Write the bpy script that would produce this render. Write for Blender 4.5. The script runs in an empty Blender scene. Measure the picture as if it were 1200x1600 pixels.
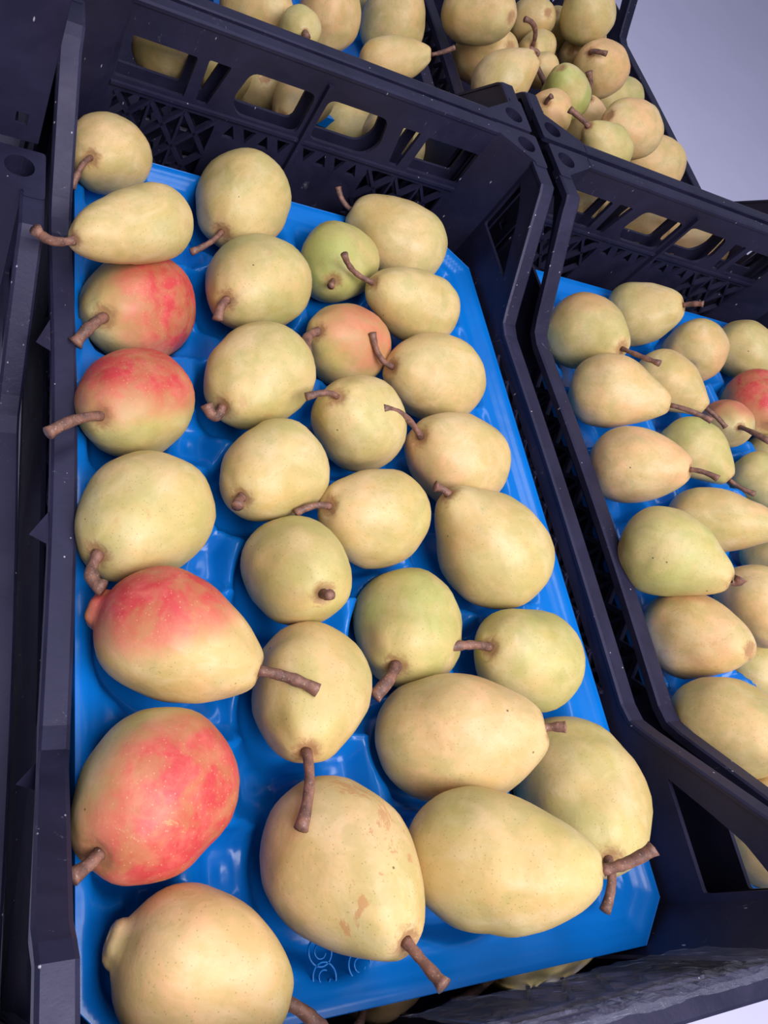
import bpy, bmesh, math, random
import numpy as np
from mathutils import Vector, Matrix, noise
from mathutils.bvhtree import BVHTree

S = bpy.context.scene
COL = S.collection
random.seed(7)

# ------------------------------------------------------------------ camera (solved from the crate's edges; image 1200x1600)
RM = [[0.8961, -0.1232, 0.4263], [0.1007, -0.8792, -0.4657], [0.4322, 0.4602, -0.7755]]   # rows: right, down, forward
_r = Vector(RM[0]).normalized()
_f = Vector(RM[2]); _f = (_f - _r * _f.dot(_r)).normalized()
_d = _f.cross(_r)
CAMP = Vector((-0.0661419, 0.0727352, 0.38938627))
FPX, PX, PY = 1230.73, 444.44, 736.73
cd = bpy.data.cameras.new('camera'); cam = bpy.data.objects.new('camera', cd); COL.objects.link(cam)
cam.matrix_world = Matrix(((_r.x, -_d.x, -_f.x, CAMP.x), (_r.y, -_d.y, -_f.y, CAMP.y), (_r.z, -_d.z, -_f.z, CAMP.z), (0, 0, 0, 1)))
cd.sensor_fit = 'VERTICAL'; cd.sensor_height = 24; cd.sensor_width = 18
cd.lens = 24 * FPX / 1600
cd.shift_x = (600 - PX) / 1600; cd.shift_y = -(800 - PY) / 1600
cd.clip_start = 0.01
S.camera = cam

# ------------------------------------------------------------------ world and lights
S.view_settings.view_transform = 'Standard'; S.view_settings.look = 'None'
S.view_settings.gamma = 1; S.view_settings.use_curve_mapping = False
S.view_settings.exposure = 0.0
w = bpy.data.worlds.new('sky'); S.world = w; w.use_nodes = True
bg = w.node_tree.nodes['Background']; bg.inputs['Color'].default_value = (0.76, 0.80, 1.0, 1); bg.inputs['Strength'].default_value = 0.30

def area(name, loc, target, size, power, color):
    ld = bpy.data.lights.new(name, 'AREA'); ld.shape = 'RECTANGLE'; ld.size = size[0]; ld.size_y = size[1]; ld.energy = power; ld.color = color
    o = bpy.data.objects.new(name, ld); COL.objects.link(o); o.location = loc
    o.rotation_euler = (Vector(target) - Vector(loc)).to_track_quat('-Z', 'Y').to_euler()
    return o
area('near_key', (0.26, -0.25, 1.02), (0.20, 0.16, 0), (1.0, 0.6), 19.5, (1.0, 0.96, 0.95))  # soft key added above the near end; its falloff dims the far crates
area('far_fill', (0.2, 0.8, 1.8), (0.4, 0.6, 0), (1.2, 0.5), 10, (0.93, 0.95, 1.0))  # added overhead fill, sets how bright the far crates get

# ------------------------------------------------------------------ helpers
def ray(x, y):
    return _r * ((x - PX) / FPX) + _d * ((y - PY) / FPX) + _f

def at(x, y, z):
    """pixel of the photograph -> point on the horizontal plane z"""
    d = ray(x, y); return CAMP + d * ((z - CAMP.z) / d.z)

def link(name, mesh, mat, parent=None, smooth=False):
    o = bpy.data.objects.new(name, mesh); COL.objects.link(o)
    if mat is not None and not mesh.materials: mesh.materials.append(mat)
    if parent is not None: o.parent = parent
    if smooth:
        mesh.polygons.foreach_set('use_smooth', [True] * len(mesh.polygons))
    return o

def mesh_of(name, verts, faces):
    m = bpy.data.meshes.new(name); m.from_pydata([tuple(v) for v in verts], [], faces); m.update(); return m

def fix(m):
    b = bmesh.new(); b.from_mesh(m); bmesh.ops.recalc_face_normals(b, faces=b.faces); b.to_mesh(m); b.free(); m.update(); return m

def tag(o, label=None, cat=None, group=None, kind=None):
    if label: o['label'] = label
    if cat: o['category'] = cat
    if group: o['group'] = group
    if kind: o['kind'] = kind
    return o

def empty(name, loc=(0, 0, 0)):
    o = bpy.data.objects.new(name, None); COL.objects.link(o); o.location = loc; o.empty_display_size = 0.01; return o

def copy_tree(o, parent=None):
    c = o.copy(); COL.objects.link(c)
    if parent is not None: c.parent = parent
    for ch in list(o.children): copy_tree(ch, c)
    return c

class MB:
    """collects shapes into one mesh"""
    def __init__(s): s.v = []; s.f = []
    def add(s, vs, fs):
        n = len(s.v); s.v += [tuple(v) for v in vs]; s.f += [tuple(i + n for i in f) for f in fs]; return s
    def plate(s, outer, holes, t, mp):
        """flat plate with holes; outer/holes in (u,v); mp(u,v,w) -> xyz; thickness t along w"""
        b = bmesh.new(); loops = [outer] + holes
        for lp in loops:
            vs = [b.verts.new((p[0], p[1], 0)) for p in lp]
            for i in range(len(vs)): b.edges.new((vs[i], vs[(i + 1) % len(vs)]))
        bmesh.ops.triangle_fill(b, use_beauty=True, edges=b.edges[:])
        b.verts.index_update()
        base = [(v.co.x, v.co.y) for v in b.verts]; tris = [tuple(v.index for v in f.verts) for f in b.faces]; b.free()
        n = len(base)
        vs = [mp(u, v, 0) for u, v in base] + [mp(u, v, t) for u, v in base]
        fs = [tr for tr in tris] + [tuple(i + n for i in reversed(tr)) for tr in tris]
        k = 0
        for lp in loops:
            m = len(lp)
            for i in range(m):
                a, c = k + i, k + (i + 1) % m
                fs.append((a, c, c + n, a + n))
            k += m
        return s.add(vs, fs)
    def sweep(s, pts, sec, closed_sec=True, cap=True):
        """pts: list of frames (origin, A, B); sec: list of (a,b)"""
        n = len(sec); vs = []; fs = []
        for o, A, B in pts:
            for a, b in sec: vs.append(o + A * a + B * b)
        for i in range(len(pts) - 1):
            for j in range(n if closed_sec else n - 1):
                k = (j + 1) % n
                fs.append((i * n + j, i * n + k, (i + 1) * n + k, (i + 1) * n + j))
        if cap:
            fs.append(tuple(range(n))); fs.append(tuple((len(pts) - 1) * n + j for j in reversed(range(n))))
        return s.add(vs, fs)
    def bar(s, p, q, wd, th, nrm):
        p, q, nrm = Vector(p), Vector(q), Vector(nrm)
        side = (q - p).cross(nrm).normalized()
        return s.sweep([(p, side, nrm), (q, side, nrm)], [(-wd / 2, 0), (-wd * .35, th), (wd * .35, th), (wd / 2, 0)])
    def build(s, name, mat, parent=None, smooth=False, bend=None):
        if bend: s.v = [bend(*v) for v in s.v]
        m = fix(mesh_of(name, s.v, s.f)); return link(name, m, mat, parent, smooth)

# ------------------------------------------------------------------ materials
def nodes(name):
    m = bpy.data.materials.new(name); m.use_nodes = True; nt = m.node_tree; return m, nt, nt.nodes['Principled BSDF']

def N(nt, typ, **kw):
    n = nt.nodes.new(typ)
    for k, v in kw.items():
        if k.startswith('i_'): n.inputs[k[2:]].default_value = v
        else: setattr(n, k, v)
    return n

def ramp(nt, src, stops, interp='LINEAR'):
    r = nt.nodes.new('ShaderNodeValToRGB'); r.color_ramp.interpolation = interp
    while len(r.color_ramp.elements) < len(stops): r.color_ramp.elements.new(0.5)
    for e, (p, c) in zip(r.color_ramp.elements, stops):
        e.position = p; e.color = (c, c, c, 1) if isinstance(c, (int, float)) else (*c, 1)
    nt.links.new(src, r.inputs[0]); return r.outputs[0]

def mix(nt, fac, a, b, mode='MIX'):
    n = nt.nodes.new('ShaderNodeMix'); n.data_type = 'RGBA'; n.blend_type = mode
    for sock, v in ((n.inputs[0], fac), (n.inputs[6], a), (n.inputs[7], b)):
        if isinstance(v, (int, float)): sock.default_value = v
        elif isinstance(v, tuple): sock.default_value = (*v, 1)
        else: nt.links.new(v, sock)
    return n.outputs[2]

def math_(nt, op, a, b=None, c=None, clamp=False):
    n = nt.nodes.new('ShaderNodeMath'); n.operation = op; n.use_clamp = clamp
    for i, v in enumerate((a, b, c)):
        if v is None: continue
        if isinstance(v, (int, float)): n.inputs[i].default_value = v
        else: nt.links.new(v, n.inputs[i])
    return n.outputs[0]

def noise_(nt, vec, scale, detail=3, rough=.5, dist=0, dim='3D', w=None):
    n = nt.nodes.new('ShaderNodeTexNoise'); n.noise_dimensions = '4D' if w is not None else dim
    n.inputs['Scale'].default_value = scale; n.inputs['Detail'].default_value = detail; n.inputs['Roughness'].default_value = rough
    n.inputs['Distortion'].default_value = dist
    nt.links.new(vec, n.inputs['Vector'])
    if w is not None: nt.links.new(w, n.inputs['W'])
    return n.outputs['Fac']

def bump(nt, h, strength, dist, p):
    b = nt.nodes.new('ShaderNodeBump'); b.inputs['Strength'].default_value = strength; b.inputs['Distance'].default_value = dist
    nt.links.new(h, b.inputs['Height']); nt.links.new(b.outputs[0], p.inputs['Normal'])

def pear_material():
    m, nt, p = nodes('pear_skin'); L = nt.links
    tc = N(nt, 'ShaderNodeTexCoord').outputs['Object']
    def attr(nm):
        a = N(nt, 'ShaderNodeAttribute', attribute_type='OBJECT', attribute_name=nm); return a
    seed = attr('seed').outputs['Fac']; blush = attr('blush').outputs['Fac']; green = attr('green').outputs['Fac']
    warm = attr('warm').outputs['Fac']; russet = attr('russet').outputs['Fac']; bdir = attr('bdir').outputs['Vector']
    big = noise_(nt, tc, 22, 3, .55, .3, w=seed)
    med = noise_(nt, tc, 70, 4, .6, .5, w=seed)
    st = N(nt, 'ShaderNodeMapping'); st.inputs['Scale'].default_value = (1, 1, .45); L.new(tc, st.inputs[0])
    base = mix(nt, ramp(nt, big, [(.35, 0), (.62, 1)]), (.60, .415, .155), (.67, .50, .25))
    base = mix(nt, ramp(nt, noise_(nt, st.outputs[0], 55, 5, .65, .8, w=math_(nt, 'ADD', seed, 2.)), [(.44, 0), (.64, .6)]), base, (.74, .60, .38))
    g = math_(nt, 'MULTIPLY', green, ramp(nt, noise_(nt, tc, 30, 3, .6, .6, w=math_(nt, 'ADD', seed, 5.)), [(.33, .15), (.60, 1)]))
    base = mix(nt, g, base, (.40, .43, .13))
    wm = math_(nt, 'MULTIPLY', warm, ramp(nt, noise_(nt, tc, 24, 3, .6, .3, w=math_(nt, 'ADD', seed, 9.)), [(.38, .1), (.60, 1)]))
    base = mix(nt, wm, base, (.78, .42, .22))
    # blush: on the side of the fruit that faced the sun on the tree
    nv = N(nt, 'ShaderNodeVectorMath', operation='NORMALIZE'); L.new(tc, nv.inputs[0])
    dt = N(nt, 'ShaderNodeVectorMath', operation='DOT_PRODUCT'); L.new(nv.outputs[0], dt.inputs[0]); L.new(bdir, dt.inputs[1])
    bl = math_(nt, 'ADD', math_(nt, 'ADD', dt.outputs['Value'], math_(nt, 'MULTIPLY', math_(nt, 'SUBTRACT', blush, .6), .45)), math_(nt, 'MULTIPLY', math_(nt, 'SUBTRACT', big, .5), .6))
    blf = math_(nt, 'MULTIPLY', ramp(nt, bl, [(.20, 0), (.50, .65), (.85, 1)]), math_(nt, 'MINIMUM', blush, 1.0))
    red = mix(nt, ramp(nt, noise_(nt, tc, 80, 5, .7, .3, w=seed), [(.45, 0), (.75, 1)]), (.56, .055, .06), (.70, .16, .13))
    col = mix(nt, blf, base, red)
    # fine mottling and lenticels
    col = mix(nt, math_(nt, 'MULTIPLY', ramp(nt, med, [(.40, 1), (.56, 0)]), .34), col, (.36, .33, .10))
    vo = N(nt, 'ShaderNodeTexVoronoi', i_Scale=520.0); L.new(tc, vo.inputs['Vector'])
    dots = ramp(nt, vo.outputs['Distance'], [(.10, 1), (.24, 0)])
    vr = N(nt, 'ShaderNodeTexWhiteNoise'); L.new(vo.outputs['Position'], vr.inputs['Vector'])
    dots = math_(nt, 'MULTIPLY', dots, math_(nt, 'GREATER_THAN', vr.outputs['Value'], .45))
    dotc = mix(nt, blf, (.24, .20, .06), (.80, .42, .24))
    col = mix(nt, math_(nt, 'MULTIPLY', dots, .5), col, dotc)
    # larger sparse black specks
    v2 = N(nt, 'ShaderNodeTexVoronoi', i_Scale=75.0); L.new(tc, v2.inputs['Vector'])
    w2 = N(nt, 'ShaderNodeTexWhiteNoise'); L.new(v2.outputs['Position'], w2.inputs['Vector'])
    sp = math_(nt, 'MULTIPLY', ramp(nt, v2.outputs['Distance'], [(.035, 1), (.06, 0)]), math_(nt, 'GREATER_THAN', w2.outputs['Value'], .88))
    col = mix(nt, math_(nt, 'MULTIPLY', sp, .8), col, (.05, .04, .02))
    # russet scars and russet ring by the stem
    rn = noise_(nt, tc, 34, 6, .75, 1.2, w=math_(nt, 'ADD', seed, 3.))
    scar = math_(nt, 'MULTIPLY', ramp(nt, rn, [(.615, 0), (.64, 1)]), russet)
    col = mix(nt, math_(nt, 'MULTIPLY', scar, .7), col, mix(nt, blf, (.50, .20, .09), (.60, .36, .16)))
    ge = attr('stemd').outputs['Fac']
    a2 = N(nt, 'ShaderNodeAttribute', attribute_type='GEOMETRY', attribute_name='stemd').outputs['Fac']
    ring = math_(nt, 'ADD', a2, math_(nt, 'MULTIPLY', math_(nt, 'SUBTRACT', noise_(nt, tc, 130, 4, .7, 2, w=seed), .5), .55))
    col = mix(nt, math_(nt, 'MULTIPLY', ramp(nt, ring, [(.13, 1), (.27, 0)]), .75), col, (.36, .17, .08))
    L.new(col, p.inputs['Base Color'])
    p.inputs['Roughness'].default_value = .46
    p.inputs['Specular IOR Level'].default_value = .38
    p.inputs['Subsurface Weight'].default_value = .12; p.inputs['Subsurface Radius'].default_value = (.9, .5, .2); p.inputs['Subsurface Scale'].default_value = .006
    h = math_(nt, 'ADD', math_(nt, 'MULTIPLY', med, .6), math_(nt, 'MULTIPLY', noise_(nt, tc, 260, 3, .6), .35))
    bump(nt, h, .22, .0022, p)
    return m

def stem_material():
    m, nt, p = nodes('pear_stem'); tc = N(nt, 'ShaderNodeTexCoord').outputs['Object']
    n1 = noise_(nt, tc, 160, 4, .6); n2 = noise_(nt, tc, 900, 3, .6)
    col = mix(nt, ramp(nt, n1, [(.35, 0), (.65, 1)]), (.10, .05, .042), (.26, .12, .085))
    col = mix(nt, ramp(nt, n2, [(.60, 0), (.72, .7)]), col, (.50, .36, .28))
    nt.links.new(col, p.inputs['Base Color']); p.inputs['Roughness'].default_value = .55
    bump(nt, n1, .5, .001, p); return m

def plastic_material():
    m, nt, p = nodes('dark_crate_plastic'); tc = N(nt, 'ShaderNodeTexCoord').outputs['Object']
    n1 = noise_(nt, tc, 18, 5, .65, .5)
    col = mix(nt, ramp(nt, n1, [(.35, 0), (.7, 1)]), (.010, .010, .028), (.020, .019, .048))
    # pale scuffs: short scratches and flecks, thicker in some places
    mp = N(nt, 'ShaderNodeMapping'); mp.inputs['Scale'].default_value = (1, 1, .35); nt.links.new(tc, mp.inputs[0])
    vo = N(nt, 'ShaderNodeTexVoronoi', i_Scale=170.0); nt.links.new(mp.outputs[0], vo.inputs['Vector'])
    wn = N(nt, 'ShaderNodeTexWhiteNoise'); nt.links.new(vo.outputs['Position'], wn.inputs['Vector'])
    fl = math_(nt, 'MULTIPLY', ramp(nt, vo.outputs['Distance'], [(.05, 1), (.10, 0)]), math_(nt, 'GREATER_THAN', wn.outputs['Value'], .74))
    sc = ramp(nt, noise_(nt, mp.outputs[0], 70, 6, .8, 2.5), [(.630, 0), (.68, 1)])
    patch = ramp(nt, noise_(nt, tc, 14, 2, .5), [(.48, 0), (.68, 1)])
    f = math_(nt, 'ADD', math_(nt, 'MULTIPLY', fl, .75), math_(nt, 'MULTIPLY', math_(nt, 'MULTIPLY', sc, patch), .35), clamp=True)
    col = mix(nt, f, col, (.50, .48, .55))
    nt.links.new(col, p.inputs['Base Color'])
    nt.links.new(ramp(nt, n1, [(.3, .40), (.7, .58)]), p.inputs['Roughness'])
    p.inputs['Specular IOR Level'].default_value = .38; p.inputs['Specular Tint'].default_value = (.72, .70, 1, 1)
    bump(nt, noise_(nt, tc, 120, 5, .7), .18, .0012, p); return m

def tray_material():
    m, nt, p = nodes('blue_tray_plastic'); tc = N(nt, 'ShaderNodeTexCoord').outputs['Object']
    n1 = noise_(nt, tc, 20, 3, .5)
    col = mix(nt, n1, (.001, .115, .45), (.002, .165, .62))
    nt.links.new(col, p.inputs['Base Color']); p.inputs['Roughness'].default_value = .22
    p.inputs['Specular IOR Level'].default_value = .35
    bump(nt, noise_(nt, tc, 60, 2, .5), .10, .002, p); return m

def plain(name, col, rough=.6, nscale=30, var=.15, bmp=0):
    m, nt, p = nodes(name); tc = N(nt, 'ShaderNodeTexCoord').outputs['Object']
    n1 = noise_(nt, tc, nscale, 5, .6)
    c2 = tuple(c * (1 - var) for c in col)
    nt.links.new(mix(nt, n1, c2, tuple(min(1, c * (1 + var * .4)) for c in col)), p.inputs['Base Color'])
    p.inputs['Roughness'].default_value = rough
    if bmp: bump(nt, n1, bmp, .001, p)
    return m

def board_material():
    m, nt, p = nodes('white_painted_board'); tc = N(nt, 'ShaderNodeTexCoord').outputs['Object']
    col = mix(nt, noise_(nt, tc, 5, 4, .6), (.56, .55, .80), (.66, .65, .92))
    mp = N(nt, 'ShaderNodeMapping'); mp.inputs['Rotation'].default_value = (0, 0, .6); mp.inputs['Scale'].default_value = (1, 4, 1); nt.links.new(tc, mp.inputs[0])
    sm = ramp(nt, noise_(nt, mp.outputs[0], 14, 5, .7, .6), [(.70, 0), (.78, .45)])
    col = mix(nt, sm, col, (.22, .18, .20))
    nt.links.new(col, p.inputs['Base Color']); p.inputs['Roughness'].default_value = .5; return m

def film_material():
    m, nt, p = nodes('clear_film'); tc = N(nt, 'ShaderNodeTexCoord').outputs['Object']
    p.inputs['Base Color'].default_value = (.6, .62, .85, 1); p.inputs['Roughness'].default_value = .12
    p.inputs['Alpha'].default_value = .09; p.inputs['Specular IOR Level'].default_value = .9
    bump(nt, noise_(nt, tc, 90, 4, .6, 1.5), .8, .004, p); return m

M_PEAR = pear_material(); M_STEM = stem_material(); M_CR = plastic_material(); M_TRAY = tray_material()
M_CAL = plain('dried_calyx', (.05, .03, .02), .8, 300, .5, .5)
M_BOARD = board_material(); M_GAP = plain('dark_gap_trim', (.012, .011, .018), .6); M_FILM = film_material()

# ------------------------------------------------------------------ setting: pale board surface the crates stand on, and its dark seam
SEAM0, SEAM1 = at(1110, 333, -.125), at(1200, 338, -.125)
sd = (SEAM1 - SEAM0).normalized(); sn = Vector((-sd.y, sd.x, 0))
def strip(name, a, b, z0, z1, mat):
    mb = MB(); c = SEAM0.copy(); c.z = 0
    P = [c - sd * 2.2 + sn * a, c + sd * 1.4 + sn * a, c + sd * 1.4 + sn * b, c - sd * 2.2 + sn * b]
    mb.add([(q.x, q.y, z0) for q in P] + [(q.x, q.y, z1) for q in P], [(0, 1, 2, 3), (7, 6, 5, 4), (0, 4, 5, 1), (1, 5, 6, 2), (2, 6, 7, 3), (3, 7, 4, 0)])
    return tag(mb.build(name, mat), kind='structure')
f_ = strip('floor', -2.4, 0.0, -.165, -.125, M_BOARD)
tag(f_, label='pale lavender-white board surface the crates stand on')
t_ = strip('trim_1', 0.0, .035, -.165, -.133, M_GAP); tag(t_, label='dark seam beyond the pale board')
w_ = strip('floor_back', .035, 1.2, -.165, -.128, M_BOARD); w_.name = 'floor'; tag(w_, label='pale board beyond the dark seam at right edge')

# ------------------------------------------------------------------ crate (local: x across about 0, y 0..0.6 away, z with tray level at 0)
HW, IW, ZB, ZH, ZL = .194, .181, -.122, .096, .013
def bend(x, y, z):
    s = math.sin(math.pi * min(max(y / .6, 0), 1)) ** 2
    low = 1.0 - min(max((z - .04) / .05, 0), 1)
    if x < -.16:
        near = min(max((.24 - y) / .12, 0), 1); up = min(max((z - .013) / .05, 0), 1)
        x += .007 * s * low + .003 - .011 * near * near * (3 - 2 * near) * up - .006 * up * min(max((y - .40) / .08, 0), 1)
    elif x > .16: x += .004 * s * low
    return (x, y, z)
def rnd(poly, r=.004, k=4):
    """round the corners of a polygon"""
    out = []; n = len(poly)
    for i in range(n):
        p, a, b = Vector(poly[i]), Vector(poly[i - 1]), Vector(poly[(i + 1) % n])
        u, v = (a - p), (b - p); rr = min(r, u.length * .45, v.length * .45); u.normalize(); v.normalize()
        P0, P1 = p + u * rr, p + v * rr
        for j in range(k + 1):
            t = j / k; q = P0 * (1 - t) ** 2 + p * 2 * t * (1 - t) + P1 * t * t; out.append((q.x, q.y))
    return out
SL = [(.066, .0915), (.071, .086), (.129, .024), (.138, .0155), (.149, ZL)]
def profile():
    return [(0, ZH), (.060, ZH)] + SL + [(.3, ZL)] + [(.6 - y, z) for y, z in reversed(SL)] + [(.540, ZH), (.6, ZH)]

def build_crate():
    root = empty('pear_crate')
    # --- end panels
    def end_panel(y0, sgn, set_back=0.):
        mp = lambda u, v, w_: Vector((u, y0 + sgn * (w_ + set_back), v))
        def sym(h): return [h, [(-a, b) for a, b in reversed(h)]]
        holes = []
        holes += sym(rnd([(.0985, .038), (.1500, .0385), (.1495, .0715), (.0985, .0715)], .002, 2))
        holes += sym(rnd([(.0805, .0375), (.0890, .0375), (.0905, .0725), (.0735, .0725)], .0015, 2))
        holes += sym(rnd([(.0055, .0375), (.0560, .0375), (.0640, .050), (.0585, .0745), (.0055, .0745)], .007, 4))
        # big lattice openings at either side, kept as one opening each and criss-crossed with bars
        holes += sym(rnd([(.068, -.036), (.146, -.036), (.146, .028), (.068, .028)], .008, 4))
        # small triangles under the middle windows
        for k in range(4):
            x = .006 + k * .0145
            if k % 2 == 0: tri = [(x, .028), (x + .011, .028), (x + .0055, .016)]
            else: tri = [(x, .016), (x + .011, .016), (x + .0055, .028)]
            holes += sym(tri)
        mb = MB().plate([(-.1515, ZB), (.1515, ZB), (.1515, ZH - .001), (-.1515, ZH - .001)], holes, .0028 if set_back else .0035, mp)
        pan = mb.build('end_panel', M_CR, root)
        for sx in (-1, 1):
            lt = MB()
            for r in range(2):
                z0, z1 = -.036 + r * .032, -.004 + r * .032
                for c in range(3):
                    a, b = .068 + c * .026, .094 + c * .026
                    for (p, q) in (((a, z0), (b, z1)), ((a, z1), (b, z0))):
                        P = mp(sx * p[0], p[1], .0033); Q = mp(sx * q[0], q[1], .0033)
                        lt.bar(P, Q, .0036, .005, Vector((0, -sgn, 0)))
            for u in (.094, .120): lt.bar(mp(sx * u, -.036, .0033), mp(sx * u, .028, .0033), .003, .004, Vector((0, -sgn, 0)))
            lt.build('lattice', M_CR, pan)
        rb = MB(); rb.bar(mp(0, -.03, 0), mp(0, .086, 0), .0045, .004, Vector((0, -sgn, 0)))
        rb.bar(mp(-.151, .0335, 0), mp(.151, .0335, 0), .0035, .002, Vector((0, -sgn, 0)))
        rb.build('rib', M_CR, pan)
        # rim along the top of the end
        rm = MB(); yo = y0 + sgn * .012
        A, B = Vector((0, sgn, 0)), Vector((0, 0, -1))
        sec = [(-.001, 0), (.0015, -.0008), (.0105, -.0008), (.012, 0), (.012, .011), (.0098, .011), (.0098, .0025), (-.001, .0025)]
        rm.sweep([(Vector((x, y0, ZH)), A, B) for x in (-.152, -.05, .05, .152)], sec)
        rm.build('end_rim', M_CR, root)
    end_panel(.588, 1); end_panel(.012, -1, .0085)
    # --- side panels
    for sx in (-1, 1):
        mp = lambda u, v, w_: Vector((sx * (IW + w_), u, v))
        prof = [(y, z - .001) for y, z in profile()]
        prof = [(max(.030, min(.570, y)), z) for y, z in prof]
        outer = [(.030, ZB), (.570, ZB)] + list(reversed(prof))
        holes = []
        for f in (lambda y: y, lambda y: .6 - y):
            tri = [(f(.101), .029), (f(.038), .029), (f(.038), .078), (f(.061), .066), (f(.078), .051)]
            holes.append(rnd(tri, .002, 2))
        x0, x1, n = .16, .44, 10
        holes.append(rnd([(x0, -.058), (x1, -.058), (x1, .000), (x0, .000)], .004, 3))
        pan = MB().plate(outer, holes, .003, mp).build('side_panel', M_CR, root, bend=bend)
        lt = MB(); d = (x1 - x0) / n
        for c in range(n):
            a, b = x0 + c * d, x0 + (c + 1) * d
            for r in range(2):
                z0, z1 = -.058 + r * .029, -.029 + r * .029
                for (p, q) in (((a, z0), (b, z1)), ((a, z1), (b, z0))):
                    lt.bar(mp(*p, .0028), mp(*q, .0028), .0034, .005, Vector((-sx, 0, 0)))
            lt.bar(mp(a, -.058, .0028), mp(a, .000, .0028), .003, .006, Vector((-sx, 0, 0)))
        lt.build('lattice', M_CR, pan, bend=bend)
        # rim following the dipping profile
        pts = profile(); fr = []
        dense = []
        for i in range(len(pts) - 1):
            (ya, za), (yb, zb) = pts[i], pts[i + 1]
            k = 12 if abs(yb - ya) > .1 else 1
            for j in range(k): dense.append((ya + (yb - ya) * j / k, za + (zb - za) * j / k))
        dense += [(.0285, ZH), (.5715, ZH)]; dense.append(pts[-1]); dense.sort(key=lambda q: q[0])
        dense = [q for q in dense if .028 <= q[0] <= .572]
        for i, (y, z) in enumerate(dense):
            a = dense[max(0, i - 1)]; b = dense[min(len(dense) - 1, i + 1)]
            t = Vector((0, b[0] - a[0], b[1] - a[1])).normalized(); nb = Vector((0, t.z, -t.y))
            fr.append((Vector((sx * IW, y, z)), Vector((sx, 0, 0)), nb))
        Wd = HW - IW
        sec = [(-.001, .0008), (.0008, 0), (Wd - .0015, 0), (Wd, .0012), (Wd, .0065), (Wd - .0022, .0065), (Wd - .0022, .003), (-.001, .003)]
        MB().sweep(fr, sec).build('side_rim', M_CR, root, bend=bend)
    # --- corner posts: slanting inner gusset, outer shell and a cap with its stacking socket
    for sx in (-1, 1):
        for far in (0, 1):
            Y = (lambda y: y) if far else (lambda y: .6 - y)
            mb = MB()
            p0, p1 = Vector((sx * .1505, Y(.588), 0)), Vector((sx * .1825, Y(.565), 0))
            d = (p1 - p0); ln = d.length; d.normalize(); nn = Vector((d.y, -d.x, 0))
            if nn.x * sx < 0: nn = -nn
            g = lambda u, v, w_: Vector((p0.x + d.x * u + nn.x * w_, p0.y + d.y * u + nn.y * w_, v))
            mb.plate([(0, ZB), (ln, ZB), (ln, ZH - .003), (0, ZH - .003)], [], .003, g)
            post = mb.build('corner_post', M_CR, root, bend=bend)
            cap = [(.1505, .588), (.1505, .600), (HW, .600), (HW, .561), (.181, .561), (.1825, .565)]
            hc = (.1790, .5845); R = .0088
            hole = [(hc[0] + R * math.cos(a), hc[1] + R * math.sin(a)) for a in [i * math.pi / 10 for i in range(20)]]
            cp = MB(); mpc = lambda u, v, w_: Vector((sx * u, Y(v), ZH + .0005 - w_))
            cp.plate(rnd(cap, .003, 3), [hole], .004, mpc)
            # socket cup
            vs = []; fs = []
            n = 20
            for zz, r_ in ((.0, R), (.013, R * .8), (.0132, .0001)):
                for i in range(n):
                    a = i * 2 * math.pi / n; vs.append(mpc(hc[0] + r_ * math.cos(a), hc[1] + r_ * math.sin(a), zz))
            for k in range(2):
                for i in range(n): fs.append((k * n + i, k * n + (i + 1) % n, (k + 1) * n + (i + 1) % n, (k + 1) * n + i))
            cp.add(vs, fs)
            cp.build('socket_cap', M_CR, post, bend=bend)
            sh = MB()
            ms = lambda u, v, w_: Vector((sx * (HW - .0005 - w_), Y(u), v))
            sq = [(.562, .020), (.570, .020), (.570, .029), (.562, .029)]
            sh.plate([(.565, ZB), (.5985, ZB), (.5985, ZH - .003), (.565, ZH - .003)], [[(a + .012, b) for a, b in sq]], .002, ms)
            me = lambda u, v, w_: Vector((sx * u, Y(.599 - w_), v))
            sh.plate([(.152, ZB), (HW - .001, ZB), (HW - .001, ZH - .003), (.152, ZH - .003)], [[(.178, -.111), (.185, -.111), (.185, -.103), (.178, -.103)]], .002, me)
            sh.build('outer_shell', M_CR, post)
    # --- base grid
    gb = MB()
    gb.plate([(-IW, .012), (IW, .012), (IW, .588), (-IW, .588)],
             [[(x, y), (x + .012, y), (x + .012, y + .012), (x, y + .012)] for x in [-.16 + i * .042 for i in range(8)] for y in [.035 + j * .042 for j in range(13)]],
             .003, lambda u, v, w_: Vector((u, v, ZB + w_)))
    gb.build('base_grid', M_CR, root)
    return root

XC = .1875
crate0 = build_crate(); crate0.location = (XC, 0, 0)
tag(crate0, 'dark navy plastic crate holding the main blue tray of large pears', 'crate', 'open black plastic crates')
def more_crate(loc, rz, label):
    c = copy_tree(crate0); c.location = loc; c.rotation_euler = (0, 0, rz); c['label'] = label; return c
RX = XC + .4045
crateR = more_crate((RX, -.002, 0), 0, 'dark plastic crate at the right edge with paired sloping rim')
crateBL = more_crate((XC - .002, .604, 0), 0, 'dark crate behind the main one, seen through its windows')
crateBR = more_crate((RX + .003, .604, 0), 0, 'dark crate at top with a tight heap of pears, beside the pale board')
crateL = more_crate((-.2025, -.12, -.050), 0, 'dark crate at the left edge with sloping rim lower than its post')
crateLB = more_crate((-.207, .484, .170), 0, 'dark crate at top left, only its scuffed outer post in view')

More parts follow.
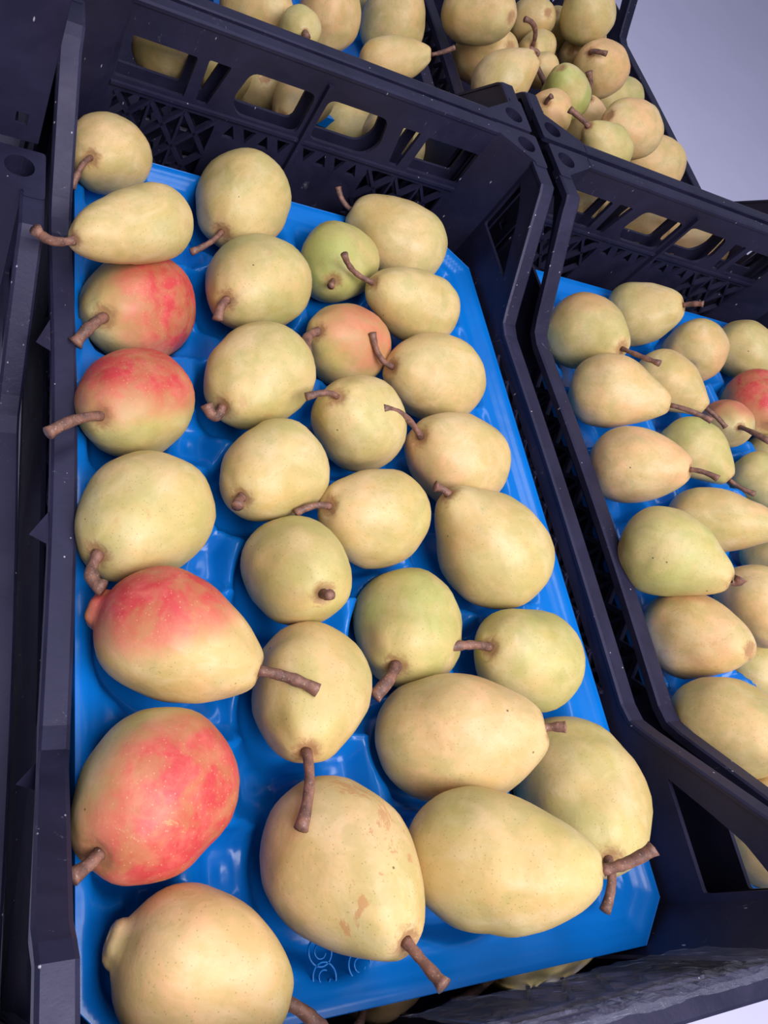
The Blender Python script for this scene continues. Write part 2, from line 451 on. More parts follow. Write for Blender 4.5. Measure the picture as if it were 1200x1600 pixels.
# splinters torn out of the left rim (only the main crate has them)
for (pa, pb, pc, zz) in (((78, 500), (54, 541), (79, 549), .012), ((76, 800), (43, 840), (72, 850), .010), ((62, 1185), (22, 1228), (58, 1236), .012)):
    a, b, c = [at(*q, zz) - Vector((XC, 0, 0)) for q in (pa, pb, pc)]; b.z += .004
    u = Vector((0, 0, .0007))
    MB().add([a, b, c, a + u, b + u * .3, c + u], [(0, 2, 1), (3, 4, 5), (0, 1, 4, 3), (1, 2, 5, 4), (2, 0, 3, 5)]).build('torn_splinter', M_CR, crate0)

# ------------------------------------------------------------------ pears
def pear_mesh(r, h, b, nk, seed, knob, lump, bow):
    """bulge centre at the origin, stem base at +z h, blossom end at -z b"""
    nr, ns = 40, 36
    vs, fs, sd = [], [], []
    bt = b + (knob * r if knob else 0)
    for i in range(1, nr):
        a = math.pi * i / nr
        t = -math.cos(a); t = t * bt if t < 0 else t * h
        if t >= 0:
            s = t / h; f = math.sqrt(max(0, 1 - s ** 2.75)) * (1 - nk * (3 * s * s - 2 * s ** 3))
        else:
            s = -t / b; f = math.sqrt(max(0, 1 - s ** 2.3)) if s < 1 else 0
        rr = r * f
        if knob:
            kr = .34 * r; q = (t + b - kr * .35) / kr if True else 0
            if abs(q) < 1: rr = max(rr, kr * math.sqrt(1 - q * q) ** .8 + .0) if t < -b * .5 else rr
        # dimple round the stem and at the blossom end
        tt = t
        if t > 0: tt = t - .09 * r * math.exp(-(rr / (.16 * r)) ** 2)
        else: tt = t + .10 * r * math.exp(-(rr / (.2 * r)) ** 2)
        for j in range(ns):
            ph = 2 * math.pi * j / ns
            p = Vector((rr * math.cos(ph), rr * math.sin(ph), tt))
            q = p / r * .9 + Vector((seed * 7.3, seed * 1.7, seed * 3.1))
            k = 1 + lump * noise.noise(q) + lump * .45 * noise.noise(q * 2.3)
            e_ = abs(t) / (h if t > 0 else b)
            fl = 1 + .022 * math.cos(3 * ph + seed) + .05 * max(0, e_ - .7) / .3 * math.cos(5 * ph + seed * 2 + 1.2 * math.sin(ph))
            p.x *= k * fl; p.y *= k * fl; p.z *= 1 + (k - 1) * .4
            if t > 0: p.x += .06 * r * math.sin(seed) * (4 * (t / h) * (1 - t / h))
            vs.append(p); sd.append(max(0.0, min(1.0, math.hypot(p.x, p.y) / r)) if t > .6 * h else 1.0)
    for i in range(nr - 2):
        for j in range(ns):
            k = (j + 1) % ns; fs.append((i * ns + j, i * ns + k, (i + 1) * ns + k, (i + 1) * ns + j))
    vs.append(Vector((0, 0, -bt + .12 * r))); sd.append(1.0); c0 = len(vs) - 1
    vs.append(Vector((0, 0, h - .05 * r))); sd.append(0.0); c1 = len(vs) - 1
    for j in range(ns):
        k = (j + 1) % ns; fs.append((c0, k, j)); fs.append((c1, (nr - 2) * ns + j, (nr - 2) * ns + k))
    m = mesh_of('pear_body', vs, fs)
    at_ = m.attributes.new('stemd', 'FLOAT', 'POINT'); at_.data.foreach_set('value', sd)
    return m

def tube(name, pts, rads, mat, parent, n=10):
    mb = MB(); fr = []
    P = []
    K = 12
    # quadratic through control points
    a, c, b = pts
    for i in range(K + 1):
        t = i / K; P.append(a * (1 - t) ** 2 + c * 2 * t * (1 - t) + b * t * t)
    vs, fs = [], []
    up = Vector((.3, .2, 1)).normalized()
    for i, p in enumerate(P):
        t = (P[min(K, i + 1)] - P[max(0, i - 1)]).normalized(); A = t.cross(up).normalized(); B = A.cross(t)
        s = i / K; r = rads[0] + (rads[1] - rads[0]) * s
        if s < .12: r *= 1.25 - 2 * s
        if s > .88: r *= 1 + 1.2 * (s - .88)
        r *= 1 + .22 * noise.noise(p * 300)
        for j in range(n):
            th = 2 * math.pi * j / n; vs.append(p + A * (r * math.cos(th)) + B * (r * math.sin(th)))
    for i in range(K):
        for j in range(n):
            k = (j + 1) % n; fs.append((i * n + j, i * n + k, (i + 1) * n + k, (i + 1) * n + j))
    e = (P[-1] - P[-2]).normalized()
    vs.append(P[-1] + e * rads[1] * .15); fs += [(K * n + j, K * n + (j + 1) % n, len(vs) - 1) for j in range(n)]
    vs.append(P[0]); fs += [((j + 1) % n, j, len(vs) - 1) for j in range(n)]
    return link(name, fix(mesh_of(name, vs, fs)), mat, parent, True)

PEARS = []
ZADJ = {1: 0.0229, 3: -0.0205, 12: -0.0031, 14: -0.002, 17: 0.002, 19: -0.0134, 23: 0.0016, 25: 0.0177, 39: -0.006, 44: 0.0074, 46: 0.0051, 47: -0.0074, 48: -0.0111, 49: 0.0011, 50: -0.0091, 54: -0.01, 58: 0.0043, 59: -0.0231, 60: 0.0158, 61: -0.0209, 62: 0.0195, 63: -0.0076, 64: 0.0202, 65: -0.0272, 66: 0.007, 68: -0.0026, 70: -0.0349, 71: -0.0099, 72: 0.0113, 73: 0.0304, 74: -0.02, 75: 0.015, 78: -0.0294, 79: -0.011, 80: 0.0305, 81: 0.01, 82: -0.0184, 84: 0.0115, 86: -0.0115}
def pear(cx, cy, wd, sx, sy, tip=None, z=.010, k=1.45, b=1.0, nk=.18, tow=1, ctrl=None, sr=.0021, blush=0., bd=(0, -1, .3), green=.3,
         warm=.25, russet=.25, knob=0, cal=False, lump=.085, label='', group='', tray=None, name='pear', rise=None, lift=0):
    """cx,cy: middle of the bulge; wd: its width; sx,sy: where the stem leaves; all as seen in the photograph, at height z"""
    z += ZADJ.get(len(PEARS), 0)
    c = at(cx, cy, z); depth = (c - CAMP).dot(_f); r = wd * depth / FPX / 2 * .985
    h = k * r
    d = ray(sx, sy); d.normalize(); o = CAMP - c
    B_ = d.dot(o); q = B_ * B_ - (o.dot(o) - h * h)
    if q > 0: t = -B_ - tow * math.sqrt(q); s_ = CAMP + d * t
    else: s_ = CAMP + d * (-B_); h = (s_ - c).length
    if s_.z < c.z - .25 * r and (sx > 0):      # the fruit lies level rather than nose down
        s2 = at(sx, sy, c.z - (.0 if rise is None else -rise)); h2 = (s2 - c).length
        if h2 < 2.1 * r: s_, h = s2, h2
    if rise is not None:
        s_ = at(sx, sy, c.z + rise); h = (s_ - c).length
    ax = (s_ - c).normalized()
    n = len(PEARS) + 1; seed = (n * 1.37) % 17
    m = pear_mesh(r, h, b * r, nk, seed, knob, lump, 0)
    # frame: z axis along ax
    X = ax.cross(Vector((.13, .2, 1)).normalized()).normalized(); Yv = ax.cross(X).normalized() 
    Rm = Matrix((X, Yv, ax)).transposed()
    if Rm.determinant() < 0: X = -X; Rm = Matrix((X, Yv, ax)).transposed()
    zmin = min((Rm @ v.co).z for v in m.vertices)
    root = empty(name, (c.x, c.y, c.z + zmin))
    body = link('body', m, M_PEAR, root, True)
    body.matrix_local = Matrix.Translation((0, 0, -zmin)) @ Rm.to_4x4()
    bw = (_r * bd[0] + _d * bd[1] - _f * bd[2]).normalized(); bl = Rm.transposed() @ bw
    body['seed'] = seed; body['blush'] = float(blush); body['green'] = float(green); body['warm'] = float(warm); body['russet'] = float(russet)
    body['bdir'] = [bl.x, bl.y, bl.z]
    off = root.location
    if tip:
        s0 = s_ - ax * (.07 * r)
        Lpx = math.hypot(tip[0] - sx, tip[1] - sy); sd_ = (s_ - CAMP).dot(_f); L = max(.010, Lpx * sd_ / FPX)
        guess = s_ + ax * (.75 * L)
        dr = ray(*tip).normalized(); tt = (guess - CAMP).dot(dr); T = CAMP + dr * (tt - lift)
        mid = s0 + ax * ((T - s0).length * .5)
        if ctrl:
            dc = ray(*ctrl).normalized(); gm = s_ + ax * (.45 * L); mid = CAMP + dc * (gm - CAMP).dot(dc)
            # the control point of a quadratic lies twice as far out as the curve's middle
        tube('stem', (s0 - off, mid - off, T - off), (sr * .85, sr * 1.15), M_STEM, root)
    if cal:
        mb = MB(); e0 = -(b + (knob or 0)) * r + .085 * r
        for i in range(5):
            a = i * 1.2566 + seed; w0 = .05 * r
            u = Vector((math.cos(a), math.sin(a), 0)); v = Vector((-u.y, u.x, 0))
            p = Vector((0, 0, e0)) + u * .05 * r
            mb.add([p - v * w0, p + v * w0, p + u * .13 * r + Vector((0, 0, -.12 * r)), p + u * .02 * r + Vector((0, 0, -.02 * r))], [(0, 1, 2), (0, 2, 3), (1, 3, 2), (0, 3, 1)])
        co = mb.build('calyx', M_CAL, root); co.matrix_local = body.matrix_local.copy()
    tag(root, label, 'pear', group)
    PEARS.append((root, body, c, r, h, ax, tray))
    return root

GM = 'pears in the main blue tray'
def P(*a, **k): return pear(*a, group=GM, tray='main', **k)
P(172, 243, 128, 140, 247, (112, 294), k=1.35, green=.2, warm=.35, label='pale pear in the far left corner with its stem hanging down')
P(240, 350, 118, 112, 376, (55, 358), ctrl=(75, 385), sr=.0026, z=.022, rise=.008, lift=.004, nk=.16, b=1.15, green=.25, label='long pear whose curled stem lies over the left rim near the far corner')
P(380, 310, 148, 345, 364, (298, 394), k=1.35, green=.35, label='round pear nearest the windowed end wall, stem pointing down-left')
P(218, 480, 176, 160, 497, (117, 537), sr=.0036, blush=1.1, bd=(1, -.15, .35), green=.35, label='red-cheeked pear with a thick brown stub, upper of the two red ones at left')
P(407, 443, 155, 352, 470, (340, 500), sr=.0030, green=.65, russet=.3, label='greenish pear with short dark stem right of the upper red pear')
P(528, 412, 125, 520, 440, (517, 447), k=1.3, z=.004, green=.95, label='dull green pear with a dark stem scar, half under its neighbours')
P(632, 382, 128, 545, 325, (528, 292), nk=.22, b=1.05, cal=True, green=.3, z=.012, label='oblong yellow pear closest to the far right gusset, thin stem up')
P(655, 482, 112, 580, 440, (538, 397), ctrl=(545, 428), nk=.16, b=1.2, rise=.014, lift=.006, green=.45, warm=.3, z=.016, label='small pear with little brown scar and long curved stem pointing up-left')
P(545, 540, 130, 495, 517, (477, 550), ctrl=(475, 520), sr=.0034, lift=.016, z=.000, blush=.62, bd=(.5, -.3, .6), green=.6, label='pink-blushed small pear wedged between green and yellow pears')
P(412, 585, 160, 345, 638, (323, 632), ctrl=(336, 668), sr=.0032, nk=.15, k=1.5, green=.6, russet=.4, label='wrinkled greenish pear with stem curled in a knot')
P(685, 593, 140, 610, 572, (582, 520), green=.35, warm=.45, z=.012, nk=.2, b=1.05, label='yellow pear with straight stem, right side below the scarred small pear')
P(562, 662, 148, 525, 618, (478, 620), green=.4, warm=.2, z=.008, label='pale yellow pear with short level stem in the middle of the tray')
P(216, 630, 175, 155, 651, (75, 677), ctrl=(115, 650), sr=.0028, blush=1.25, bd=(.15, -1, .35), green=.55, label='pear with dark red top and long stem over the left rim')
P(432, 735, 160, 375, 779, (371, 791), sr=.0030, green=.4, warm=.35, label='golden speckled pear with tiny round stem stub below the wrinkled one')
P(722, 722, 148, 655, 682, (598, 638), ctrl=(635, 640), sr=.0024, lift=.014, blush=.22, bd=(-1, .5, .3), green=.3, warm=.4, z=.012, nk=.15, label='yellow pear with long red arching stem and pink cheek at its lower left')
P(592, 808, 158, 512, 790, (462, 802), ctrl=(490, 785), green=.35, warm=.35, z=.012, nk=.2, label='rounded yellow pear whose short stem points left at the tray centre')
P(235, 800, 196, 150, 868, (162, 919), ctrl=(128, 905), sr=.0034, nk=.15, green=.45, warm=.3, russet=.3, label='large freckled pear at left rim with hooked stem, below the red-topped one')
P(775, 865, 172, 697, 768, (680, 760), sr=.0026, nk=.42, k=1.6, green=.3, warm=.3, z=.014, label='classic pear-shaped yellow fruit with neck up-left and tiny red stem')
P(460, 890, 170, 508, 930, (516, 929), sr=.0026, k=1.4, green=.7, warm=.3, label='olive pear with a small dot of a stem, above the necked brownish pear')
P(637, 975, 172, 618, 1043, (585, 1088), sr=.0036, green=.85, russet=.3, nk=.12, k=1.35, label='green pear with thick stem hanging down-left, brown patch around it')
P(828, 1030, 162, 762, 1010, (688, 1014), sr=.0027, green=.75, warm=.1, russet=.15, z=.010, label='small green pear with level stem, close to right rim')
P(258, 992, 204, 408, 1050, (497, 1079), ctrl=(455, 1055), sr=.0028, blush=1.1, bd=(-.1, -1, .25), green=.1, warm=.35, z=.022, nk=.26, b=1.12, knob=.28, cal=True, label='large pear with red upper half, blossom knob at left, stem right')
P(487, 1068, 188, 478, 1178, (470, 1296), ctrl=(492, 1225), sr=.0027, k=1.55, nk=.22, green=.55, warm=.5, russet=.4, z=.010, label='brownish green necked pear with the longest stem, hanging down')
P(706, 1152, 200, 858, 1136, (884, 1136), sr=.0024, nk=.26, b=1.22, green=.25, warm=.6, russet=.15, z=.018, label='plain tan pear lying level with neck right, left of the smooth one by right rim')
P(903, 1232, 200, 952, 1345, (945, 1424), sr=.0024, nk=.15, k=1.5, b=1.22, green=.45, warm=.2, z=.005, cal=True, russet=.1, label='smooth pear near right rim, partly under two pears, nose down')
P(762, 1345, 216, 950, 1360, (1022, 1325), ctrl=(985, 1352), sr=.0028, nk=.34, b=1.22, green=.35, warm=.3, z=.022, russet=.15, label='big pear at front right, neck right with pale brown stem over tray corner')
P(250, 1225, 240, 150, 1340, (113, 1370), sr=.0030, blush=1.12, bd=(.75, .10, .65), green=.35, warm=.4, nk=.12, k=1.4, z=.016, russet=.7, label='large deep red pear with tan scars, at left rim of front')
P(528, 1345, 238, 640, 1478, (694, 1541), sr=.0026, nk=.30, b=1.1, green=.1, warm=.30, z=.020, russet=.8, lump=.06, label='big cream pear with pinkish scratches, stem over front tray edge')
P(296, 1512, 238, 452, 1568, (510, 1618), sr=.0030, rise=.008, nk=.20, b=1.02, knob=.40, cal=True, green=.1, warm=.65, z=.020, russet=.35, lump=.07, label='big tan pear in the front left corner, cut by the frame')
# second layer, showing under the front edge of the tray
GU = 'pears of the layer under the main tray'
def U(*a, **k): return pear(*a, group=GU, **k)
U(850, 1436, 165, 765, 1530, (706, 1568), sr=.0024, z=-.046, nk=.2, green=.3, warm=.2, label='pale pear under the front edge of the main tray, nearer the right')
U(590, 1486, 172, 570, 1570, (560, 1605), z=-.046, nk=.2, warm=.6, label='pinkish pear under the front tray edge at bottom centre')

GR = 'pears in the right-hand crate'
def Rr(*a, **k): return pear(*a, group=GR, tray='right', **k)
Rr(912, 518, 118, 975, 546, (1031, 568), nk=.35, green=.6, warm=.3, blush=.3, bd=(-.2, -1, .1), z=.012, russet=.3, label='greenish pear nearest far left corner of the right crate, stem right')
Rr(995, 492, 100, 1072, 476, (1099, 475), nk=.28, green=.4, z=.012, sr=.0024, label='pale pear against far wall of right crate, short stem right')
Rr(1085, 548, 98, 1095, 520, None, k=1.2, tow=-1, warm=.6, green=.1, z=.008, label='golden round pear without visible stem in the right crate')
Rr(1160, 545, 92, 1225, 585, None, nk=.35, green=.4, warm=.2, z=.006, label='pear at right frame edge behind the red one, neck cut off')
Rr(1035, 592, 92, 1106, 640, (1134, 668), nk=.38, warm=.3, green=.15, z=.010, russet=.4, label='pale spotted pear second row of right crate, neck down-right')
Rr(950, 612, 116, 1052, 634, (1112, 658), nk=.42, b=1.05, warm=.45, green=.1, z=.020, label='smooth cream pear with tapered neck and stem over its neighbour')
Rr(1136, 662, 78, 1158, 668, (1202, 690), sr=.0024, blush=.7, bd=(0, -1, .2), green=.3, z=.004, k=1.3, label='small pear with pink top in front of the bright red one')
Rr(1182, 625, 95, 1196, 668, None, blush=1.1, bd=(0, -.6, .8), green=.1, z=.008, label='bright red pear at the right frame edge')
Rr(1205, 712, 78, 1240, 740, None, warm=.4, z=-.004, label='brownish pear tip at right edge under the red one')
Rr(1080, 700, 92, 1142, 752, (1180, 772), nk=.38, green=.9, z=.006, b=1.1, label='green pear with narrow neck in the middle of the right crate')
Rr(985, 727, 124, 1083, 734, (1122, 748), nk=.34, b=1.0, warm=.75, green=.05, z=.018, russet=.1, label='peach-coloured smooth pear by the inner rim of right crate')
Rr(1185, 745, 80, 1230, 790, None, green=.7, z=.002, label='green pear at right frame edge beside the narrow-necked one')
Rr(1105, 812, 104, 1235, 822, None, nk=.35, b=1.15, warm=.45, blush=.25, bd=(.3, 1, 0), z=.012, label='long beige pear with pinkish belly running off the right edge')
Rr(1036, 862, 140, 1150, 912, (1158, 903), sr=.0032, nk=.42, b=.95, green=.7, warm=.35, z=.022, russet=.15, label='green-necked pear with hollow around its short stem')
Rr(1202, 868, 84, 1245, 850, None, green=.5, z=.000, label='shaded olive pear at the right edge under the long beige one')
Rr(1180, 940, 116, 1220, 1000, None, warm=.55, z=.010, label='peach pear at right edge beside the green-necked one')
Rr(1078, 990, 138, 1175, 1018, None, nk=.26, b=1.0, warm=.6, green=.15, z=.016, russet=.35, label='tan pear with red scar spots, right crate')
Rr(1185, 1045, 96, 1150, 1010, (1205, 1005), green=.6, warm=.2, z=-.002, k=1.2, label='olive pear low at right edge beneath the tan ones')
Rr(1130, 1138, 158, 1240, 1165, None, nk=.25, green=.4, warm=.4, z=.016, russet=.35, label='speckled pear with thin brown scratch behind the sloping rim')
Rr(1190, 1300, 168, 1250, 1240, None, warm=.6, z=.008, label='pear seen through the triangular opening of the crate side')

GB = 'pears in the crate behind the main one'
def Bk(*a, **k): return pear(*a, group=GB, **k)
Bk(395, 5, 105, 450, 30, None, warm=.5, green=.1, z=.020, label='leftmost pear visible over the top rim of the far wall')
Bk(468, 45, 66, 477, 52, (478, 58), k=1.2, z=.045, green=.6, sr=.003, label='small green pear with dark stub between two beige ones')
Bk(512, 32, 98, 520, -30, None, warm=.65, green=.05, z=.020, nk=.1, russet=.4, label='beige pear with a brown scar right of the small green one')
Bk(572, -8, 70, 580, 20, None, green=.6, z=.010, k=1.2, label='greenish pear at the top frame edge between two beige ones')
Bk(615, 38, 100, 640, -40, None, green=.3, warm=.35, z=.014, b=1.1, label='tall pale pear at the top beside the double rim')
Bk(600, 98, 76, 677, 85, (711, 74), sr=.0020, nk=.30, b=1.05, warm=.45, z=.020, label='level pear with thin pale stem crossing the double rim')
Bk(258, 75, 100, 310, 90, None, warm=.6, green=.05, z=.036, label='beige pear seen through the leftmost wall window')
Bk(350, 118, 84, 330, 140, None, green=.4, z=.000, label='pear seen through the narrow left window')
Bk(410, 148, 92, 415, 120, None, green=.4, warm=.3, z=.000, k=1.2, label='round pear seen through left-centre window, nearer its left end')
Bk(478, 150, 90, 440, 185, None, warm=.4, z=-.004, nk=.3, label='pear seen through left-centre window, nearer the centre rib')
Bk(540, 205, 84, 590, 225, None, green=.3, warm=.2, z=-.014, nk=.3, b=1.3, label='long pear seen through right-centre window')
Bk(606, 208, 80, 600, 240, None, green=.4, z=-.016, label='pear seen through right-centre window, its right end')
Bk(655, 240, 74, 640, 260, None, green=.4, warm=.3, z=-.022, label='pear seen through the rightmost narrow window')

GT = 'pears heaped in the far right crate'
def Tp(cx, cy, wd, *a, **k):
    k['z'] = k['z'] + .006
    return pear(cx, cy, wd * 1.17, *a, group=GT, **k)
Tp(742, 20, 84, 800, 28, None, warm=.45, z=.028, b=1.1, label='beige pear lying level at the upper left of the heap')
Tp(755, 88, 76, 800, 72, None, warm=.65, green=.05, z=.028, b=1.15, label='pinkish beige pear below the top left one of the heap')
Tp(782, 128, 78, 842, 84, (828, 76), nk=.38, warm=.3, green=.1, z=.034, b=1.0, label='golden pear with neck rising right, front left of heap')
Tp(828, 35, 60, 858, 20, None, warm=.35, z=.030, label='pale pear behind the curled red stem')
Tp(866, 48, 52, 868, 20, None, green=.7, z=.026, label='green round pear right behind the pale one in the heap')
Tp(838, 78, 50, 832, 72, (820, 30), ctrl=(845, 35), warm=.3, z=.028, k=1.2, sr=.0026, label='shaded pear with a long curled red stem')
Tp(860, 80, 52, 870, 95, (871, 52), warm=.1, green=.85, z=.026, k=1.0, sr=.0024, label='dim green pear with upright dark stem')
Tp(905, 92, 52, 890, 80, None, warm=.4, z=.032, label='beige pear under the tall green one, heap middle')
Tp(885, 150, 64, 876, 105, None, green=.95, warm=0, z=.036, nk=.25, label='clear green pear in the middle of the heap')
Tp(918, 25, 72, 908, -30, None, green=.5, z=.040, nk=.25, label='tall greenish pear at the top right of the heap')
Tp(908, 62, 60, 890, 60, None, green=.7, warm=.5, z=.024, label='shadowed olive-brown pear beneath the tall greenish one')
Tp(940, 110, 70, 922, 82, (948, 84), warm=.75, green=.05, z=.036, sr=.0024, label='orange-tinted pear at the right of the heap with short dark stem')
Tp(858, 178, 62, 853, 160, (862, 150), warm=.7, green=0, z=.046, k=1.3, b=1.4, sr=.0022, label='pinkish pear next to the crate corner sockets')
Tp(846, 110, 46, 838, 98, (852, 132), warm=.3, z=.030, k=1.2, sr=.0024, label='narrow pear with curved stem, behind the golden one')
Tp(912, 205, 68, 921, 153, (920, 112), warm=.6, green=.1, z=.044, nk=.25, sr=.0028, label='peach pear with upright dark stem in front half of heap')
Tp(970, 155, 58, 930, 150, (920, 120), green=.7, warm=.1, z=.030, k=1.3, sr=.0022, label='light green pear right of the upright stems')
Tp(988, 205, 76, 950, 180, None, warm=.7, green=.15, z=.036, label='orange pear with green shoulder at right side of heap')
Tp(945, 232, 66, 918, 196, (890, 171), green=.7, warm=.15, z=.052, nk=.40, sr=.0026, b=1.2, label='green-necked pear with brown stem pointing up-left, front of heap')
Tp(1020, 262, 80, 985, 222, None, green=.35, warm=.45, z=.036, nk=.2, label='lowest right pear of the heap by the pale board')

Tp(880, 312, 84, 920, 330, None, warm=.7, green=0, z=-.012, label='peach pear behind the left window of the right crate wall')
Tp(985, 350, 80, 1040, 360, None, warm=.8, green=0, z=-.014, label='orange pear behind the centre-left window of the right crate wall')
Tp(1082, 385, 86, 1030, 370, None, warm=.7, green=.05, z=-.014, label='tan pear behind the centre-right window of the right crate wall')
Tp(940, 330, 60, 960, 340, None, warm=.5, green=.1, z=-.030, label='pear sliver behind the narrow window of the right crate wall')

# ------------------------------------------------------------------ blue trays: moulded sheet with a cup under every pear
def make_tray(name, x0, x1, y0, y1, ps, step=.0024, floor_=-.027, seed=0, ch=.022):
    nx = int(round((x1 - x0) / step)) + 1; ny = int(round((y1 - y0) / step)) + 1
    xs = np.linspace(x0, x1, nx); ys = np.linspace(y0, y1, ny); X, Y = np.meshgrid(xs, ys)
    edge = np.minimum.reduce([X - x0, x1 - X, Y - y0, y1 - Y])
    c45 = lambda a, b: (a + b - ch) / 1.414
    edge = np.minimum.reduce([edge, c45(X - x0, Y - y0), c45(x1 - X, Y - y0), c45(X - x0, y1 - Y), c45(x1 - X, y1 - Y)])
    Z = np.zeros_like(X)
    # stepped border
    Z += -.0022 * np.clip((edge - .005) / .004, 0, 1) + .0 
    Z += -.0022 * np.clip((edge - .011) / .004, 0, 1)
    # facetted webs between the cups: a hexagonal net of low pads
    s = .047; U_ = X / s; V_ = Y / (s * .866)
    row = np.floor(V_ + .5); U2 = U_ - .5 * (row % 2); du = (U2 - np.round(U2)); dv = V_ - row
    hx = np.maximum.reduce([np.abs(du) * 2, np.abs(du) + np.abs(dv) * .95, np.abs(dv) * 1.35])
    inner = np.clip((edge - .022) / .012, 0, 1)
    Z += -inner * .012 * np.clip((.82 - hx) / .42, 0, 1)
    Z += inner * .0035 * np.clip((np.round(hx * 4) / 4), 0, 1) - inner * .004
    deep = np.zeros_like(Z)
    for (root, body, c, r, h, ax, t) in ps:
        a2 = Vector((ax.x, ax.y, 0)); l2 = a2.length
        u = a2.normalized() if l2 > .05 else Vector((1, 0, 0)); v = Vector((-u.y, u.x, 0))
        cc = Vector((c.x, c.y, 0)) + u * (.22 * r * l2)
        la = r * (1.0 + .28 * l2); lb = r * .98
        du_ = ((X - cc.x) * u.x + (Y - cc.y) * u.y) / la; dv_ = ((X - cc.x) * v.x + (Y - cc.y) * v.y) / lb
        q = np.sqrt(du_ ** 2 + dv_ ** 2)
        k = np.clip((1.10 - q) / .38, 0, 1); k = k * k * (3 - 2 * k)
        k *= np.clip((edge - .007) / .008, 0, 1)
        deep = np.maximum(deep, k)
    Z = Z * (1 - deep) + deep * floor_
    # the sheet never passes through a fruit
    for (root, body, c, r, h, ax, t) in ps:
        me = body.data; Mw = root.matrix_basis @ body.matrix_basis
        vv = [Mw @ v.co for v in me.vertices]
        bv = BVHTree.FromPolygons(vv, [tuple(p.vertices) for p in me.polygons])
        mn = [min(v[i] for v in vv) for i in range(2)]; mx = [max(v[i] for v in vv) for i in range(2)]
        for j in np.where((ys >= mn[1]) & (ys <= mx[1]))[0]:
            for i in np.where((xs >= mn[0]) & (xs <= mx[0]))[0]:
                hit = bv.ray_cast(Vector((xs[i], ys[j], -.3)), Vector((0, 0, 1)))
                if hit[0] is not None and hit[0].z - .0012 < Z[j, i]: Z[j, i] = hit[0].z - .0012
    keep = edge > -step * .75
    # slide border vertices onto the cut corner so that its edge is straight
    idx = -np.ones(X.shape, int); vs = []; fs = []
    for j in range(ny):
        for i in range(nx):
            if keep[j, i]:
                x, y = float(X[j, i]), float(Y[j, i]); e = edge[j, i]
                if e < 0:
                    sx = -1 if x > (x0 + x1) / 2 else 1; sy = -1 if y > (y0 + y1) / 2 else 1
                    x += -e * .7071 * sx; y += -e * .7071 * sy
                idx[j, i] = len(vs); vs.append((x, y, float(Z[j, i])))
    for j in range(ny - 1):
        for i in range(nx - 1):
            q = (idx[j, i], idx[j, i + 1], idx[j + 1, i + 1], idx[j + 1, i])
            if min(q) >= 0: fs.append(q)
            else:
                qq = tuple(a for a in q if a >= 0)
                if len(qq) == 3: fs.append(qq)
    sheet = link('sheet', mesh_of('tray_sheet', vs, fs), M_TRAY, None, True)
    root = empty(name, (0, 0, 0)); sheet.parent = root
    # thin turned-down lip
    c = ch
    loop = [(x0 + c, y0), (x1 - c, y0), (x1, y0 + c), (x1, y1 - c), (x1 - c, y1), (x0 + c, y1), (x0, y1 - c), (x0, y0 + c)]
    n = len(loop); lv = []; cx, cy = (x0 + x1) / 2, (y0 + y1) / 2
    for dz, gr in ((.0004, 0), (-.010, .0006), (-.010, .0), (-.0006, -.0008)):
        for x, y in loop: lv.append((x + gr * (1 if x > cx else -1), y + gr * (1 if y > cy else -1), dz))
    lf = []
    for k in range(4):
        for i in range(n): lf.append((k * n + i, k * n + (i + 1) % n, ((k + 1) % 4) * n + (i + 1) % n, ((k + 1) % 4) * n + i))
    link('lip', fix(mesh_of('tray_lip', lv, lf)), M_TRAY, root)
    return root

bpy.context.view_layer.update()
tray = make_tray('fruit_tray', .0185, .3655, .016, .556, [p for p in PEARS if p[6] == 'main'])
tag(tray, 'glossy blue moulded plastic tray with cups under the main pears', 'tray', 'blue fruit trays')
trayR = make_tray('fruit_tray', RX - .168, RX + .178, .020, .556, [p for p in PEARS if p[6] == 'right'], step=.003)
tag(trayR, 'blue moulded plastic tray under the pears of the right crate', 'tray', 'blue fruit trays')
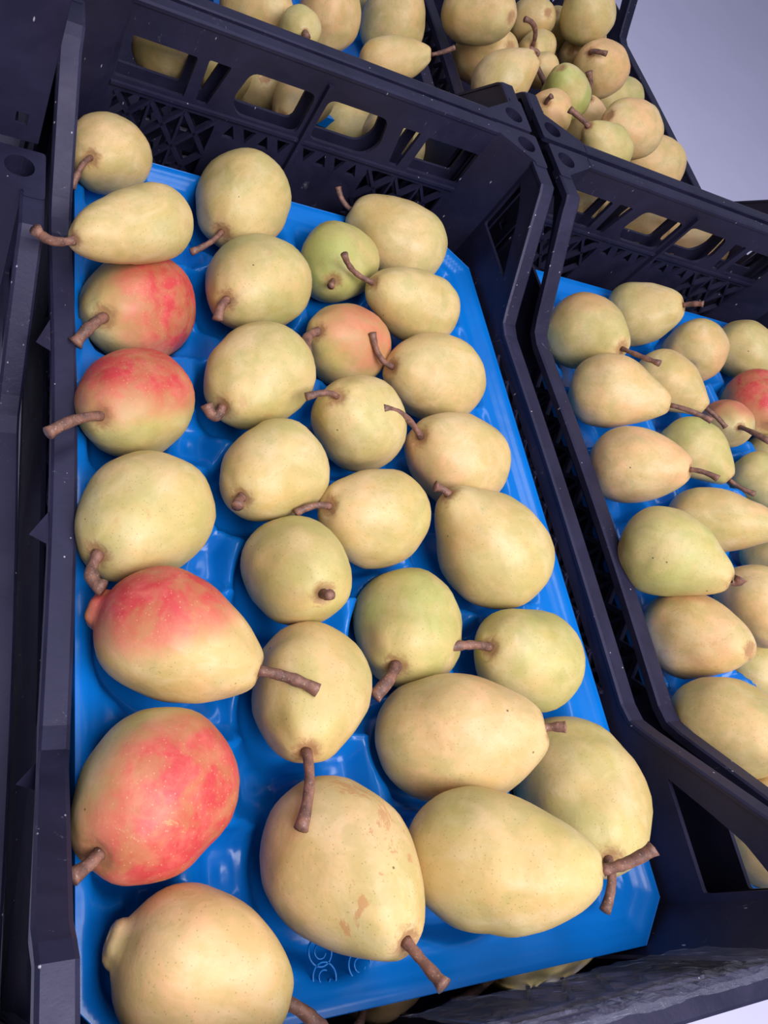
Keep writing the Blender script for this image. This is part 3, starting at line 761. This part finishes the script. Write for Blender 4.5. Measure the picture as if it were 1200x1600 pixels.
# embossed rings moulded into the front of the tray
def torus(c, R, r, name, parent, arc=(0, 2 * math.pi)):
    n, k = 40, 6; vs, fs = [], []
    full = abs(arc[1] - arc[0] - 2 * math.pi) < 1e-6
    for i in range(n + (0 if full else 1)):
        a = arc[0] + (arc[1] - arc[0]) * i / n
        for j in range(k):
            b = 2 * math.pi * j / k; vs.append((c[0] + (R + r * math.cos(b)) * math.cos(a), c[1] + (R + r * math.cos(b)) * math.sin(a), c[2] + r * math.sin(b)))
    m = n if full else n
    cnt = n if full else n + 1
    for i in range(n):
        for j in range(k):
            fs.append((i * k + j, ((i + 1) % cnt) * k + j, ((i + 1) % cnt) * k + (j + 1) % k, i * k + (j + 1) % k))
    return link(name, fix(mesh_of(name, vs, fs)), M_TRAY, parent, True)
for (px, py) in ((507, 1527), (500, 1487), (562, 1508)):
    q = at(px, py, -.0050)
    torus((q.x, q.y, -.0050), .0062, .0006, 'embossed_ring', tray)
    torus((q.x, q.y, -.0050), .0030, .0005, 'embossed_ring', tray, (math.radians(60), math.radians(340)))

# trays of the crates behind and the lower layer, simple moulded sheets
def flat_tray(label, x0, x1, y0, y1, z):
    r = make_tray('fruit_tray', x0, x1, y0, y1, [], step=.006); r.location.z = z
    tag(r, label, 'tray', 'blue fruit trays'); return r
flat_tray('blue tray edge in the crate behind, seen through the wall windows', XC - .03, XC + .168, .715, 1.17, -.022)
flat_tray('lower blue tray peeking out under the front edge of the main one', .022, .350, .0135, .53, -.098)

# ------------------------------------------------------------------ clear film crumpled over the near rim
def film():
    nu, nv = 90, 22; vs, fs = [], []
    x0, x1 = .15, .335
    path = [(.0150, .030), (.0160, .050), (.0155, .070), (.0150, .092), (.0105, .0985), (.0075, .0990)]
    for i in range(nu + 1):
        x = x0 + (x1 - x0) * i / nu
        for j in range(nv + 1):
            s = j / nv * (len(path) - 1); a = min(int(s), len(path) - 2); f = s - a
            y = path[a][0] * (1 - f) + path[a + 1][0] * f; z = path[a][1] * (1 - f) + path[a + 1][1] * f
            n_ = noise.noise(Vector((x * 60, j * .35, 3))); n2 = noise.noise(Vector((x * 170, j * .8, 8)))
            y += .0022 * abs(n_) + .0009 * abs(n2); z += .0010 * abs(n2)
            if j == 0: z += .012 * noise.noise(Vector((x * 40, 1, 2)))
            vs.append((x, y, z))
    for i in range(nu):
        for j in range(nv): fs.append((i * (nv + 1) + j, (i + 1) * (nv + 1) + j, (i + 1) * (nv + 1) + j + 1, i * (nv + 1) + j + 1))
    o = link('plastic_film', mesh_of('plastic_film', vs, fs), M_FILM)
    return tag(o, 'crumpled clear plastic film draped along the near rim of the main crate', 'film')
film()
